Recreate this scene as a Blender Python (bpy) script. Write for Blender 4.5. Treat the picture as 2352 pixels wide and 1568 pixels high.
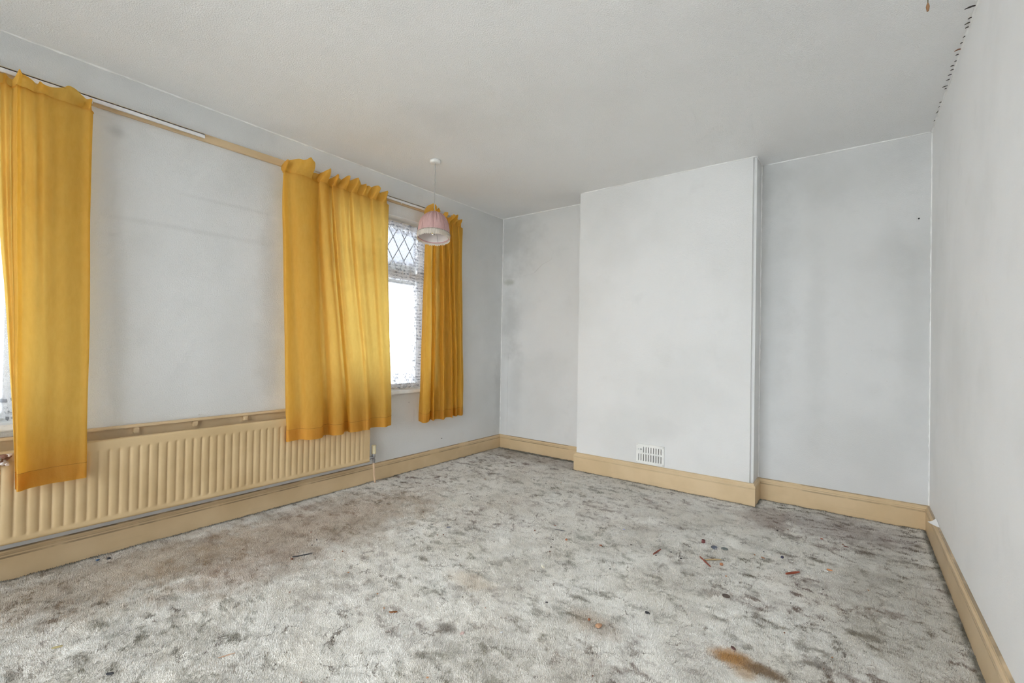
import bpy, bmesh, math, random
from mathutils import Vector, Matrix, noise
random.seed(7)
D = bpy.data
SC = bpy.context.scene
COL = SC.collection
for o in list(D.objects): D.objects.remove(o)

# ------------------------------------------------------------------ camera
W, D1, D2, DC, XA, XB, H = 3.4754, 3.886, 3.8389, 3.6203, 1.1015, 2.5253, 2.5
YF = -1.35                                   # wall behind the camera
cd = D.cameras.new('camera'); cam = D.objects.new('camera', cd); COL.objects.link(cam)
cd.sensor_width = 36; cd.sensor_fit = 'HORIZONTAL'; cd.lens = 1036.284 / 2352 * 36
cd.clip_start = 0.02; cd.clip_end = 200
yaw, pit, rol = -0.6488616, 0.0086583, 0.0169584
Fv = Vector((math.sin(yaw) * math.cos(pit), math.cos(yaw) * math.cos(pit), math.sin(pit)))
Rv = Fv.cross(Vector((0, 0, 1))).normalized(); Uv = Rv.cross(Fv)
R2 = Rv * math.cos(rol) + Uv * math.sin(rol); U2 = -Rv * math.sin(rol) + Uv * math.cos(rol)
m = Matrix((R2, U2, -Fv)).transposed().to_4x4(); m.translation = Vector((3.09336, 0, 1.11013))
cam.matrix_world = m
SC.camera = cam

# ------------------------------------------------------------------ light
wd = D.worlds.new('sky'); SC.world = wd; wd.use_nodes = True
bg = wd.node_tree.nodes['Background']
bg.inputs['Color'].default_value = (0.935, 0.955, 0.99, 1); bg.inputs['Strength'].default_value = 1.0
def portal(name, loc, rot, sx, sy):
    l = D.lights.new(name, 'AREA'); l.shape = 'RECTANGLE'; l.size = sx; l.size_y = sy
    l.cycles.is_portal = True
    o = D.objects.new(name, l); COL.objects.link(o); o.location = loc; o.rotation_euler = rot
portal('daylight_portal', (-0.27, 2.28, 1.45), (0, -math.pi / 2, 0), 1.5, 1.2)
portal('daylight_portal', (-0.27, -0.3, 1.45), (0, -math.pi / 2, 0), 1.5, 1.3)
portal('daylight_portal', (1.735, YF - .27, 1.2), (math.pi / 2, 0, 0), 3.2, 2.4)
SC.view_settings.view_transform = 'Standard'; SC.view_settings.look = 'None'
SC.view_settings.gamma = 1; SC.view_settings.use_curve_mapping = False
SC.view_settings.exposure = 3.13
try:
    SC.cycles.use_denoising = True; SC.cycles.denoiser = 'OPENIMAGEDENOISE'
    SC.cycles.max_bounces = 8; SC.cycles.diffuse_bounces = 6; SC.cycles.glossy_bounces = 2; SC.cycles.transmission_bounces = 6; SC.cycles.transparent_max_bounces = 8
    SC.cycles.caustics_reflective = False; SC.cycles.caustics_refractive = False
    SC.cycles.use_adaptive_sampling = True; SC.cycles.adaptive_threshold = .05; SC.cycles.adaptive_min_samples = 16
    SC.cycles.sample_clamp_indirect = 6
except Exception: pass

# ------------------------------------------------------------------ helpers
def tag(o, label=None, cat=None, group=None, kind=None):
    if label: o['label'] = label
    if cat: o['category'] = cat
    if group: o['group'] = group
    if kind: o['kind'] = kind
    return o
def obj(name, bm, mat, parent=None, smooth=False, loc=None):
    me = D.meshes.new(name)
    if isinstance(bm, tuple): me.from_pydata(bm[0], [], bm[1])
    else: bm.to_mesh(me); bm.free()
    if smooth:
        for p in me.polygons: p.use_smooth = True
    if mat: me.materials.append(mat)
    o = D.objects.new(name, me); COL.objects.link(o)
    if parent: o.parent = parent
    if loc: o.location = loc
    return o
def empty(name, loc, label, cat, group=None):
    o = D.objects.new(name, None); COL.objects.link(o); o.location = loc
    o.empty_display_size = .05
    return tag(o, label, cat, group)
def part(name, bm, mat, parent, smooth=False, label=None):
    """bm in world coordinates, parented to an Empty kept at its own base"""
    o = obj(name, bm, mat, parent, smooth)
    p = parent; off = Vector((0, 0, 0))
    while p: off += p.location; p = p.parent
    o.data.transform(Matrix.Translation(-off))
    if label: o['label'] = label
    return o
def box(bm, a, b, bev=0):
    r = bmesh.ops.create_cube(bm, size=1)
    s = [b[i] - a[i] for i in range(3)]; c = [(b[i] + a[i]) / 2 for i in range(3)]
    for v in r['verts']: v.co = Vector([v.co[i] * s[i] + c[i] for i in range(3)])
    if bev:
        es = list({e for v in r['verts'] for e in v.link_edges})
        bmesh.ops.bevel(bm, geom=es, offset=bev, segments=2, affect='EDGES')
    return bm
def B(a, b, bev=0): return box(bmesh.new(), a, b, bev)
def tube(pts, rad, n=10, bm=None, cap=True):
    bm = bm or bmesh.new(); rings = []
    pts = [Vector(p) for p in pts]
    for i, p in enumerate(pts):
        d = (pts[min(i + 1, len(pts) - 1)] - pts[max(i - 1, 0)]).normalized()
        a = d.orthogonal().normalized() if i == 0 else (a - d * a.dot(d)).normalized()
        b = d.cross(a); r = rad[i] if isinstance(rad, (list, tuple)) else rad
        rings.append([bm.verts.new(p + a * r * math.cos(t * 2 * math.pi / n) + b * r * math.sin(t * 2 * math.pi / n)) for t in range(n)])
    for q in range(len(rings) - 1):
        for t in range(n):
            bm.faces.new((rings[q][t], rings[q][(t + 1) % n], rings[q + 1][(t + 1) % n], rings[q + 1][t]))
    if cap: bm.faces.new(rings[0][::-1]); bm.faces.new(rings[-1])
    return bm
def lathe(prof, c, n=32, bm=None, mod=None):
    bm = bm or bmesh.new(); rings = []
    for (r, z) in prof:
        ring = []
        for t in range(n):
            a = t * 2 * math.pi / n; rr = r * (mod(a, z) if mod else 1)
            ring.append(bm.verts.new((c[0] + rr * math.cos(a), c[1] + rr * math.sin(a), c[2] + z)))
        rings.append(ring)
    for q in range(len(rings) - 1):
        for t in range(n):
            bm.faces.new((rings[q][t], rings[q][(t + 1) % n], rings[q + 1][(t + 1) % n], rings[q + 1][t]))
    return bm

# ------------------------------------------------------------------ materials
class NT:
    def __init__(s, name):
        s.m = D.materials.new(name); s.m.use_nodes = True; s.t = s.m.node_tree; s.t.nodes.clear()
        s.out = s.n('ShaderNodeOutputMaterial'); s.tc = s.n('ShaderNodeTexCoord')
        s.geo = s.n('ShaderNodeNewGeometry')
    def n(s, typ, **kw):
        n = s.t.nodes.new(typ)
        for k, v in kw.items(): setattr(n, k, v)
        return n
    def l(s, a, b): s.t.links.new(a, b)
    def inp(s, n, **kw):
        for k, v in kw.items():
            i = n.inputs[k.replace('_', ' ')] if k.replace('_', ' ') in n.inputs else n.inputs[k]
            if hasattr(v, 'is_output') or isinstance(v, bpy.types.NodeSocket): s.l(v, i)
            else: i.default_value = v
        return n
    def pos(s, scale=(1, 1, 1), loc=(0, 0, 0)):
        mp = s.n('ShaderNodeMapping'); s.l(s.geo.outputs['Position'], mp.inputs['Vector'])
        mp.inputs['Scale'].default_value = scale; mp.inputs['Location'].default_value = loc
        return mp.outputs[0]
    def noise(s, scale, detail=4, rough=.55, vec=None, dist=0):
        n = s.n('ShaderNodeTexNoise'); s.l(vec or s.pos(), n.inputs['Vector'])
        s.inp(n, Scale=scale, Detail=detail, Roughness=rough, Distortion=dist); return n.outputs['Fac']
    def vor(s, scale, feat='F1', vec=None, out='Distance'):
        n = s.n('ShaderNodeTexVoronoi'); n.feature = feat; s.l(vec or s.pos(), n.inputs['Vector'])
        n.inputs['Scale'].default_value = scale; return n.outputs[out]
    def ramp(s, f, a, b, lo=0., hi=1.):
        n = s.n('ShaderNodeMapRange'); n.interpolation_type = 'SMOOTHSTEP'
        s.l(f, n.inputs['Value']); n.inputs['From Min'].default_value = a; n.inputs['From Max'].default_value = b
        n.inputs['To Min'].default_value = lo; n.inputs['To Max'].default_value = hi; return n.outputs[0]
    def math(s, op, a, b=0., c=None):
        n = s.n('ShaderNodeMath', operation=op)
        for i, v in enumerate((a, b) + ((c,) if c is not None else ())):
            if isinstance(v, (int, float)): n.inputs[i].default_value = v
            else: s.l(v, n.inputs[i])
        return n.outputs[0]
    def mix(s, f, a, b, mode='MIX'):
        n = s.n('ShaderNodeMix', data_type='RGBA', blend_type=mode)
        for i, v in ((0, f), (6, a), (7, b)):
            if isinstance(v, (int, float)): n.inputs[i].default_value = v
            elif isinstance(v, tuple): n.inputs[i].default_value = v + (1,) if len(v) == 3 else v
            else: s.l(v, n.inputs[i])
        return n.outputs[2]
    def sep(s):
        n = s.n('ShaderNodeSeparateXYZ'); s.l(s.geo.outputs['Position'], n.inputs[0]); return n.outputs
    def blob(s, c, r, soft=.6, nz=None):
        """1 inside an ellipsoid around world point c"""
        v = s.n('ShaderNodeVectorMath', operation='SUBTRACT'); s.l(s.geo.outputs['Position'], v.inputs[0]); v.inputs[1].default_value = c
        d = s.n('ShaderNodeVectorMath', operation='DIVIDE'); s.l(v.outputs[0], d.inputs[0]); d.inputs[1].default_value = r
        ln = s.n('ShaderNodeVectorMath', operation='LENGTH'); s.l(d.outputs[0], ln.inputs[0])
        x = ln.outputs['Value']
        if nz is not None: x = s.math('ADD', x, s.math('MULTIPLY', s.math('SUBTRACT', nz, .5), 1.6))
        return s.ramp(x, 1 - soft, 1 + soft * .3, 1, 0)
    def bump(s, h, strength=.3, dist=.002, nrm=None):
        b = s.n('ShaderNodeBump'); s.l(h, b.inputs['Height']); s.inp(b, Strength=strength, Distance=dist)
        if nrm: s.l(nrm, b.inputs['Normal'])
        return b.outputs[0]
    def pbsdf(s, col, rough=.6, metal=0., nrm=None, **kw):
        b = s.n('ShaderNodeBsdfPrincipled')
        if isinstance(col, tuple): b.inputs['Base Color'].default_value = col + (1,)
        else: s.l(col, b.inputs['Base Color'])
        if isinstance(rough, (int, float)): b.inputs['Roughness'].default_value = rough
        else: s.l(rough, b.inputs['Roughness'])
        b.inputs['Metallic'].default_value = metal
        for k, v in kw.items(): b.inputs[k.replace('_', ' ')].default_value = v
        if nrm: s.l(nrm, b.inputs['Normal'])
        s.l(b.outputs[0], s.out.inputs[0]); return s.m

def simple(name, col, rough=.55, metal=0., bs=0., bscale=200, var=.06, **kw):
    t = NT(name); nz = t.noise(14, 5)
    c2 = tuple(max(0, x * (1 - var * 2)) for x in col)
    c = t.mix(t.ramp(nz, .35, .7), col, c2)
    nr = t.bump(t.noise(bscale, 3), bs, .001) if bs else None
    return t.pbsdf(c, rough, metal, nr, **kw)

def wall_mat(name, base, stains=(), grain=1.0, texscale=150, seams=False):
    t = NT(name)
    big = t.noise(1.3, 3, .5); med = t.noise(5, 5, .6)
    dirty = tuple(x * f for x, f in zip(base, (.84, .84, .83)))
    c = t.mix(t.ramp(big, .42, .72, 0, .55), base, dirty)
    c = t.mix(t.ramp(med, .55, .75, 0, .25), c, dirty)
    sn = t.noise(6, 4, .6)
    for (p, r, k, col) in stains:
        c = t.mix(t.math('MULTIPLY', t.blob(p, r, .9, sn), k), c, col)
    # small specks
    sp = t.vor(9); spn = t.noise(30, 2)
    c = t.mix(t.math('MULTIPLY', t.ramp(sp, .012, .02, 1, 0), .35), c, (.25, .22, .2))
    h1 = t.noise(texscale, 4, .65); h2 = t.noise(texscale * .33, 3, .5)
    h = t.math('ADD', t.ramp(h1, .35, .65), t.math('MULTIPLY', h2, .9))
    n1 = t.bump(h, .42 * grain, .0022)
    n2 = t.bump(t.noise(3.2, 3), .35, .02, n1)
    return t.pbsdf(c, .62, 0, n2)
G = (.42, .42, .41)
WALLC = (.78, .785, .785)
M = {}
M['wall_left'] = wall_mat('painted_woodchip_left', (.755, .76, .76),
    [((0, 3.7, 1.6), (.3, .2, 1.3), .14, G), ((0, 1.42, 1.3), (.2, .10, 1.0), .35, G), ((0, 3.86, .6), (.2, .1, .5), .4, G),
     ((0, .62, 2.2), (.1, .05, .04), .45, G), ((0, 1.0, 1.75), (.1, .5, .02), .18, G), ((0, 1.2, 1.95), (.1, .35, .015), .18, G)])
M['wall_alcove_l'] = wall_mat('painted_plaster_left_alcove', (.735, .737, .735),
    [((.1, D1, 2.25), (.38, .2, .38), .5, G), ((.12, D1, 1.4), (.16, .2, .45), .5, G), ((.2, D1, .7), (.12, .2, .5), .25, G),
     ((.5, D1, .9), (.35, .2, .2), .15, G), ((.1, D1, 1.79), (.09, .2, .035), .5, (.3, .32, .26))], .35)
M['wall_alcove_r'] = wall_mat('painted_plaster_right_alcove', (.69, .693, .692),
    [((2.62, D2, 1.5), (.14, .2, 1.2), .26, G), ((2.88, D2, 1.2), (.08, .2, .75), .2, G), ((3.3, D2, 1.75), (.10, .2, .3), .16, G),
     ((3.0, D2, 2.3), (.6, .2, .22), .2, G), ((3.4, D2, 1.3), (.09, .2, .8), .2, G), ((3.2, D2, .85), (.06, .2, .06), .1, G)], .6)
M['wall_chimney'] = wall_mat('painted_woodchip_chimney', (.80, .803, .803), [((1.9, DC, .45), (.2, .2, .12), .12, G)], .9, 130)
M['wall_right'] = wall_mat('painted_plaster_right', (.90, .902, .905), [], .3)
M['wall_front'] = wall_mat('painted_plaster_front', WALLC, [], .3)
t = NT('stippled_ceiling_paint')
c = t.mix(t.ramp(t.noise(1.2, 3), .4, .75, 0, .6), (.91, .91, .91), (.84, .84, .84))
c = t.mix(t.math('MULTIPLY', t.blob((1.05, 1.95, 2.5), (.22, .30, .2), .95, t.noise(4, 3)), .10), c, (.4, .4, .39))  # faint soft shadow painted into the ceiling colour
h = t.math('ADD', t.ramp(t.noise(150, 4, .6), .38, .62), t.math('MULTIPLY', t.noise(45, 3), .8))
M['ceiling'] = t.pbsdf(c, .5, 0, t.bump(t.noise(2.2, 2), .3, .02, t.bump(h, .6, .0022)))
M['bead'] = simple('white_caulk', (.93, .93, .92), .5, 0, .3, 300)
M['white'] = simple('white_gloss_paint', (.86, .86, .84), .3)
M['upvc'] = simple('white_window_frame', (.88, .89, .9), .3)
M['track'] = simple('white_plastic_track', (.88, .88, .88), .35)

def paint_beige(name, col, scuff=.5, groove=0, gk=1.):
    t = NT(name)
    c = t.mix(t.ramp(t.noise(4, 4), .35, .7), col, tuple(x * f for x, f in zip(col, (.9, .88, .84))))
    sp = t.ramp(t.noise(38, 5, .7, t.pos((1, 1, 1.6))), .72, .76)
    c = t.mix(t.math('MULTIPLY', sp, scuff), c, (.30, .20, .11))
    chip = t.ramp(t.noise(60, 3, .7, t.pos((1, 1, .6), (3, 5, 1))), .765, .785)
    c = t.mix(t.math('MULTIPLY', chip, scuff), c, (.85, .82, .75))
    if groove:
        z_ = t.math('MULTIPLY', t.math('ADD', t.sep()[2], .004), .975 / groove); z_ = t.math('SUBTRACT', z_, .004); gn = t.ramp(t.noise(5, 4, .6, t.pos((1, 1, .2))), .34, .56)
        for za, zb, k in ((.1005, .1075, .55), (.1155, .1195, .4), (.1335, .1385, .75)):
            mk = t.math('MULTIPLY', t.ramp(z_, za - .0012, za, 0, 1), t.ramp(z_, zb - .0012, zb, 1, 0))
            c = t.mix(t.math('MULTIPLY', t.math('MULTIPLY', mk, gn), k * gk), c, (.13, .09, .05))
        st = t.ramp(t.noise(7, 6, .7, t.pos((.35, .35, 9))), .55, .72)
        c = t.mix(t.math('MULTIPLY', st, .18), c, (.40, .32, .22))
    return t.pbsdf(c, .36, 0, t.bump(t.noise(24, 3), .12, .002))
M['beige'] = paint_beige('beige_gloss_woodwork', (.68, .515, .315))
for h_, k_ in ((.975, 1.), (1.06, .3), (1.08, .8), (1.1, .3)): M['sk%g' % h_] = paint_beige('beige_gloss_skirting', (.70, .54, .34) if h_ == 1.1 else (.68, .515, .315), .6, h_, k_)
M['radiator'] = paint_beige('beige_radiator_enamel', (.66, .49, .275), .6)
M['shadowgap'] = simple('dark_wood_gap', (.06, .05, .04), .8)

# amber curtain cloth
def cloth(name, ca, cb, ct, tr=.5):
    t = NT(name)
    wv = t.noise(420, 2, .6); sl = t.noise(60, 4, .6, t.pos((1, 1, .35)))
    c = t.mix(t.ramp(sl, .3, .7), ca, cb)
    c = t.mix(t.ramp(t.noise(6, 5, .6), .55, .8, 0, .5), c, tuple(x * .86 for x in ca))
    nr = t.bump(t.math('ADD', wv, t.math('MULTIPLY', sl, .8)), .28, .0015)
    d = t.n('ShaderNodeBsdfDiffuse'); t.l(c, d.inputs[0]); t.l(nr, d.inputs['Normal'])
    s = t.n('ShaderNodeBsdfSheen'); t.l(c, s.inputs[0]); s.inputs['Roughness'].default_value = .4
    tl = t.n('ShaderNodeBsdfTranslucent'); tl.inputs[0].default_value = ct + (1,); t.l(nr, tl.inputs['Normal'])
    a = t.n('ShaderNodeMixShader'); a.inputs[0].default_value = .08; t.l(d.outputs[0], a.inputs[1]); t.l(s.outputs[0], a.inputs[2])
    b = t.n('ShaderNodeMixShader'); b.inputs[0].default_value = tr; t.l(a.outputs[0], b.inputs[1]); t.l(tl.outputs[0], b.inputs[2])
    t.l(b.outputs[0], t.out.inputs[0]); return t.m
M['curtain'] = cloth('amber_curtain_cloth', (.80, .51, .135), (.71, .415, .09), (1.0, .70, .18), .60)
M['shade'] = cloth('pink_lampshade_cloth', (.74, .52, .50), (.66, .44, .425), (.9, .64, .6), .30)
M['fringe'] = cloth('cream_fringe', (.86, .80, .72), (.72, .66, .58), (.85, .8, .7), .3)

# net curtain
t = NT('lace_net')
xyz = t.sep(); y, z = xyz[1], xyz[2]
bR = t.ramp(y, 2.68, 2.70); bT = t.ramp(z, 2.055, 2.075); bB = t.ramp(z, .84, .88, 1, 0)
mid = t.math('MULTIPLY', t.ramp(z, 1.62, 1.66), t.ramp(z, 1.80, 1.86, 1, 0))
edge = t.math('MAXIMUM', t.math('MAXIMUM', bR, bT), t.math('MAXIMUM', bB, mid))
motif = t.ramp(t.noise(36, 3, .6, t.pos((1, 1, .9)), 1.2), .48, .56)
br = t.n('ShaderNodeTexWave', wave_type='BANDS', bands_direction='Z'); t.l(t.pos((1, 1, 1)), br.inputs['Vector'])
t.inp(br, Scale=11, Distortion=4, Detail=2, Detail_Scale=1.5)
motif2 = t.math('MULTIPLY', motif, t.ramp(br.outputs['Fac'], .3, .6))
fine = t.ramp(t.noise(260, 2), .42, .6, 0, 1)
colN = t.mix(t.math('MULTIPLY', edge, t.math('MAXIMUM', motif2, t.math('MULTIPLY', motif, .35))), (.92, .93, .96), (.30, .31, .34))  # lace motif greyed, its backlit darkness painted into the colour
op = t.math('ADD', .26, t.math('MULTIPLY', edge, t.math('ADD', .22, t.math('MULTIPLY', motif, .38))))
op = t.math('ADD', op, t.math('MULTIPLY', fine, .08))
tr = t.n('ShaderNodeBsdfTransparent'); df = t.n('ShaderNodeBsdfDiffuse'); tl = t.n('ShaderNodeBsdfTranslucent')
t.l(colN, df.inputs[0]); t.l(colN, tl.inputs[0])
a = t.n('ShaderNodeMixShader'); a.inputs[0].default_value = .55; t.l(df.outputs[0], a.inputs[1]); t.l(tl.outputs[0], a.inputs[2])
b = t.n('ShaderNodeMixShader'); t.l(op, b.inputs[0]); t.l(tr.outputs[0], b.inputs[1]); t.l(a.outputs[0], b.inputs[2])
t.l(b.outputs[0], t.out.inputs[0]); M['net'] = t.m
# glass
t = NT('window_glass')
fr = t.n('ShaderNodeFresnel'); fr.inputs[0].default_value = 1.45
tr = t.n('ShaderNodeBsdfTransparent'); tr.inputs[0].default_value = (.95, .97, .97, 1); gl = t.n('ShaderNodeBsdfGlossy'); gl.inputs['Roughness'].default_value = .02
b = t.n('ShaderNodeMixShader'); t.l(fr.outputs[0], b.inputs[0]); t.l(tr.outputs[0], b.inputs[1]); t.l(gl.outputs[0], b.inputs[2])
t.l(b.outputs[0], t.out.inputs[0]); M['glass'] = t.m
M['lead'] = simple('lead_strip', (.03, .035, .035), .6, .2)

# carpet
t = NT('worn_patterned_carpet')
x, y, z = t.sep()[0:3]
wn = t.n('ShaderNodeTexNoise'); t.l(t.pos(), wn.inputs['Vector']); t.inp(wn, Scale=5, Detail=3)
wv = t.n('ShaderNodeVectorMath', operation='MULTIPLY_ADD'); t.l(wn.outputs['Color'], wv.inputs[0]); wv.inputs[1].default_value = (.10, .10, .0); t.l(t.geo.outputs['Position'], wv.inputs[2])
wp = wv.outputs[0]
w2 = t.n('ShaderNodeTexNoise'); t.l(t.pos(), w2.inputs['Vector']); t.inp(w2, Scale=16, Detail=5, Roughness=.65)
wz = t.n('ShaderNodeVectorMath', operation='MULTIPLY_ADD'); t.l(w2.outputs['Color'], wz.inputs[0]); wz.inputs[1].default_value = (.13, .13, .0); t.l(wp, wz.inputs[2])
wq = wz.outputs[0]
def mapv(vec, sc, loc=(0, 0, 0)):
    mp = t.n('ShaderNodeMapping'); t.l(vec, mp.inputs['Vector']); mp.inputs['Scale'].default_value = sc; mp.inputs['Location'].default_value = loc
    return mp.outputs[0]
base = t.mix(t.ramp(t.noise(3.0, 5, .6, wp), .35, .68), (.98, .955, .905), (.90, .86, .79))
fl = t.ramp(t.noise(10.5, 8, .74, mapv(wp, (.85, 1.25, 1))), .515, .64)
dens = t.ramp(t.noise(1.5, 3, .5, mapv(wp, (1, 1, 1), (3.3, 1.2, 0))), .36, .62, .45, 1)
edgeR = t.ramp(x, 2.2, 3.4, .0, .40); edgeL = t.ramp(x, .1, .95, .30, 0); edgeB = t.ramp(y, 2.9, 3.8, 0, .3)
dens = t.math('ADD', dens, t.math('ADD', edgeR, t.math('ADD', edgeL, edgeB)))
dk = t.math('MINIMUM', t.math('MULTIPLY', fl, t.math('MULTIPLY', dens, .80)), .92)
hue = t.ramp(t.noise(1.4, 3, .6, mapv(wp, (1, 1, 1), (9, 4, 0))), .44, .60)
hue = t.math('MINIMUM', t.math('ADD', hue, t.math('ADD', edgeR, edgeL)), 1)
dcol = t.mix(hue, (.155, .14, .085), (.18, .11, .078))
c = t.mix(dk, base, dcol)
# broad motif blotches
bl = t.ramp(t.noise(5.5, 7, .68, mapv(wp, (.85, 1.2, 1), (1.7, 7.7, 0))), .55, .66)
c = t.mix(t.math('MULTIPLY', t.math('MULTIPLY', bl, dens), .62), c, t.mix(hue, (.26, .25, .19), (.27, .19, .165)))
mo = t.ramp(t.noise(26, 7, .7, mapv(wp, (1, 1, 1), (2, 8, 0))), .50, .66)
c = t.mix(t.math('MULTIPLY', t.math('MULTIPLY', mo, dens), .36), c, t.mix(hue, (.30, .28, .20), (.30, .22, .18)))
# small dark flecks
fk = t.ramp(t.noise(75, 4, .7, wp), .60, .72)
c = t.mix(t.math('MULTIPLY', fk, t.math('MULTIPLY', dens, .45)), c, (.10, .085, .06))
# pile partings
cr = t.vor(6.5, 'DISTANCE_TO_EDGE', mapv(wq, (1.25, .9, 0)))
crm = t.math('MULTIPLY', t.ramp(cr, .003, .018, 1, 0), t.ramp(t.noise(9, 3, .6, mapv(wp, (1, 1, 1), (5, 5, 0))), .49, .60))
c = t.mix(t.math('MULTIPLY', crm, .8), c, (.15, .11, .08))
# brown tone near radiator, rust stains
sn = t.noise(9, 5, .65)
for (p, r, k, col) in [((.50, 1.45, 0), (.48, 1.0, 1), .55, (.38, .245, .135)), ((.30, .6, 0), (.36, .7, 1), .5, (.42, .29, .165)), ((.75, 1.0, 0), (.25, .35, 1), .35, (.36, .24, .16)), ((.25, 3.7, 0), (.6, .25, 1), .4, (.33, .24, .14)),
                       ((2.75, 1.79, 0), (.085, .055, 1), .95, (.55, .28, .07)), ((2.86, 1.79, 0), (.09, .04, 1), .9, (.26, .15, .06)), ((2.80, 1.74, 0), (.05, .035, 1), .6, (.45, .26, .09)),
                       ((1.66, 1.59, 0), (.13, .08, 1), .35, (.62, .46, .28)), ((2.27, 1.66, 0), (.13, .09, 1), .4, (.45, .30, .18)), ((2.64, 3.4, 0), (.2, .25, 1), .45, (.33, .22, .17)),
                       ((3.05, 3.5, 0), (.4, .3, 1), .45, (.30, .22, .20)), ((3.25, 2.6, 0), (.28, .9, 1), .32, (.30, .255, .18)), ((2.2, 1.2, 0), (.5, .3, 1), .22, (.38, .30, .22)), ((1.83, 1.27, 0), (.05, .035, 1), .75, (.16, .13, .10)), ((.95, 3.75, 0), (.35, .2, 1), .35, (.3, .22, .18))]:
    c = t.mix(t.math('MULTIPLY', t.blob(p, r, .7, sn), k), c, col)
# noisy dark line where the carpet meets the skirting
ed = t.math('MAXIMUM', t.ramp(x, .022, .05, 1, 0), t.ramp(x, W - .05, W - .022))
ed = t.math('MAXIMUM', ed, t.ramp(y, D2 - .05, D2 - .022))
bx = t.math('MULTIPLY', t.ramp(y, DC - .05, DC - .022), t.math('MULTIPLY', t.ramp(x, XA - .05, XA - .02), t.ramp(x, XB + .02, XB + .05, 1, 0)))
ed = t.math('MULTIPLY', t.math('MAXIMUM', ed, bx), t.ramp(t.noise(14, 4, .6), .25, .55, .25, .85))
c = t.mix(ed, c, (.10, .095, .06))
pile = t.vor(330, 'F1'); p2 = t.noise(210, 4, .7); p3 = t.noise(60, 4, .65)
c = t.mix(t.ramp(p2, .40, .75, 0, .22), c, (.30, .26, .20))
hh = t.math('ADD', t.math('ADD', p2, t.math('MULTIPLY', p3, 1.6)), t.math('MULTIPLY', pile, -.6))
hh = t.math('SUBTRACT', hh, t.math('MULTIPLY', crm, 1.3))
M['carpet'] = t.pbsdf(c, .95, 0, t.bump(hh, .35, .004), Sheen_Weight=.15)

# ------------------------------------------------------------------ structure
def wall_holes(name, axis, pos, thick, u0, u1, z0, z1, holes, mat):
    """plane wall at axis=pos facing the room, body going 'thick' outwards, with rectangular openings"""
    bm = bmesh.new()
    us = sorted({u0, u1, *[h[0] for h in holes], *[h[1] for h in holes]}); zs = sorted({z0, z1, *[h[2] for h in holes], *[h[3] for h in holes]})
    def P(u, d, z): return (pos + d, u, z) if axis == 0 else (u, pos + d, z)
    def inh(u, z): return any(h[0] < u < h[1] and h[2] < z < h[3] for h in holes)
    for d in (0, thick):
        for i in range(len(us) - 1):
            for j in range(len(zs) - 1):
                if inh((us[i] + us[i + 1]) / 2, (zs[j] + zs[j + 1]) / 2): continue
                bm.faces.new([bm.verts.new(P(u, d, z)) for u, z in ((us[i], zs[j]), (us[i + 1], zs[j]), (us[i + 1], zs[j + 1]), (us[i], zs[j + 1]))])
    def quad(a, b): bm.faces.new([bm.verts.new(P(*q)) for q in ((a[0], 0, a[1]), (b[0], 0, b[1]), (b[0], thick, b[1]), (a[0], thick, a[1]))])
    for (a, b, c2, d2) in list(holes) + [(u0, u1, z0, z1)]:
        quad((a, c2), (b, c2)); quad((b, c2), (b, d2)); quad((b, d2), (a, d2)); quad((a, d2), (a, c2))
    bmesh.ops.remove_doubles(bm, verts=bm.verts, dist=1e-5); bmesh.ops.recalc_face_normals(bm, faces=bm.faces)
    return obj(name, bm, mat)
WIN1 = (-.95, .30, .70, 2.19); WIN2 = (1.74, 2.87, .70, 2.19); ADDED_WIN = (.15, 3.32, .03, 2.38)
def S(o, label, cat='wall'): return tag(o, label, cat, None, 'structure')
S(wall_holes('wall_left', 0, 0, -.25, YF, D1, -.05, H, [WIN1, WIN2], M['wall_left']), 'pale grey textured wall with two windows, curtains and radiator')
S(obj('wall_back_left', B((-.05, D1, -.05), (XA + .05, D1 + .2, H)), M['wall_alcove_l']), 'narrow pale alcove wall left of the chimney breast')
S(obj('wall_back_right', B((XB - .05, D2, -.05), (W + .05, D2 + .2, H)), M['wall_alcove_r']), 'pale grey alcove wall right of the chimney breast')
bm = B((XA, DC, -.05), (XB, D1 + .1, H))
es = [e for e in bm.edges if abs(e.verts[0].co.z - e.verts[1].co.z) > 1 and e.verts[0].co.y < DC + .01]
bmesh.ops.bevel(bm, geom=[e for e in es if e.verts[0].co.x > 2], offset=.022, segments=5, affect='EDGES')
S(obj('wall_chimney', bm, M['wall_chimney'], smooth=False), 'projecting white chimney breast with rough woodchip paint')
S(obj('wall_right', B((W, YF, -.05), (W + .2, D2 + .05, H)), M['wall_right']), 'plain white wall along the right of the room')
S(wall_holes('wall_front', 1, YF, -.25, -.0, W, -.05, H, [ADDED_WIN], M['wall_front']), 'white wall behind the viewpoint with a wide opening added for light')
S(obj('ceiling', B((-.25, YF - .25, H), (W + .2, D1 + .2, H + .15)), M['ceiling']), 'white stippled ceiling', 'ceiling')
S(obj('floor', B((-.25, YF - .25, -.2), (W + .2, D1 + .2, -.05)), simple('floorboards', (.3, .2, .12))), 'floor beneath the carpet', 'floor')

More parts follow.
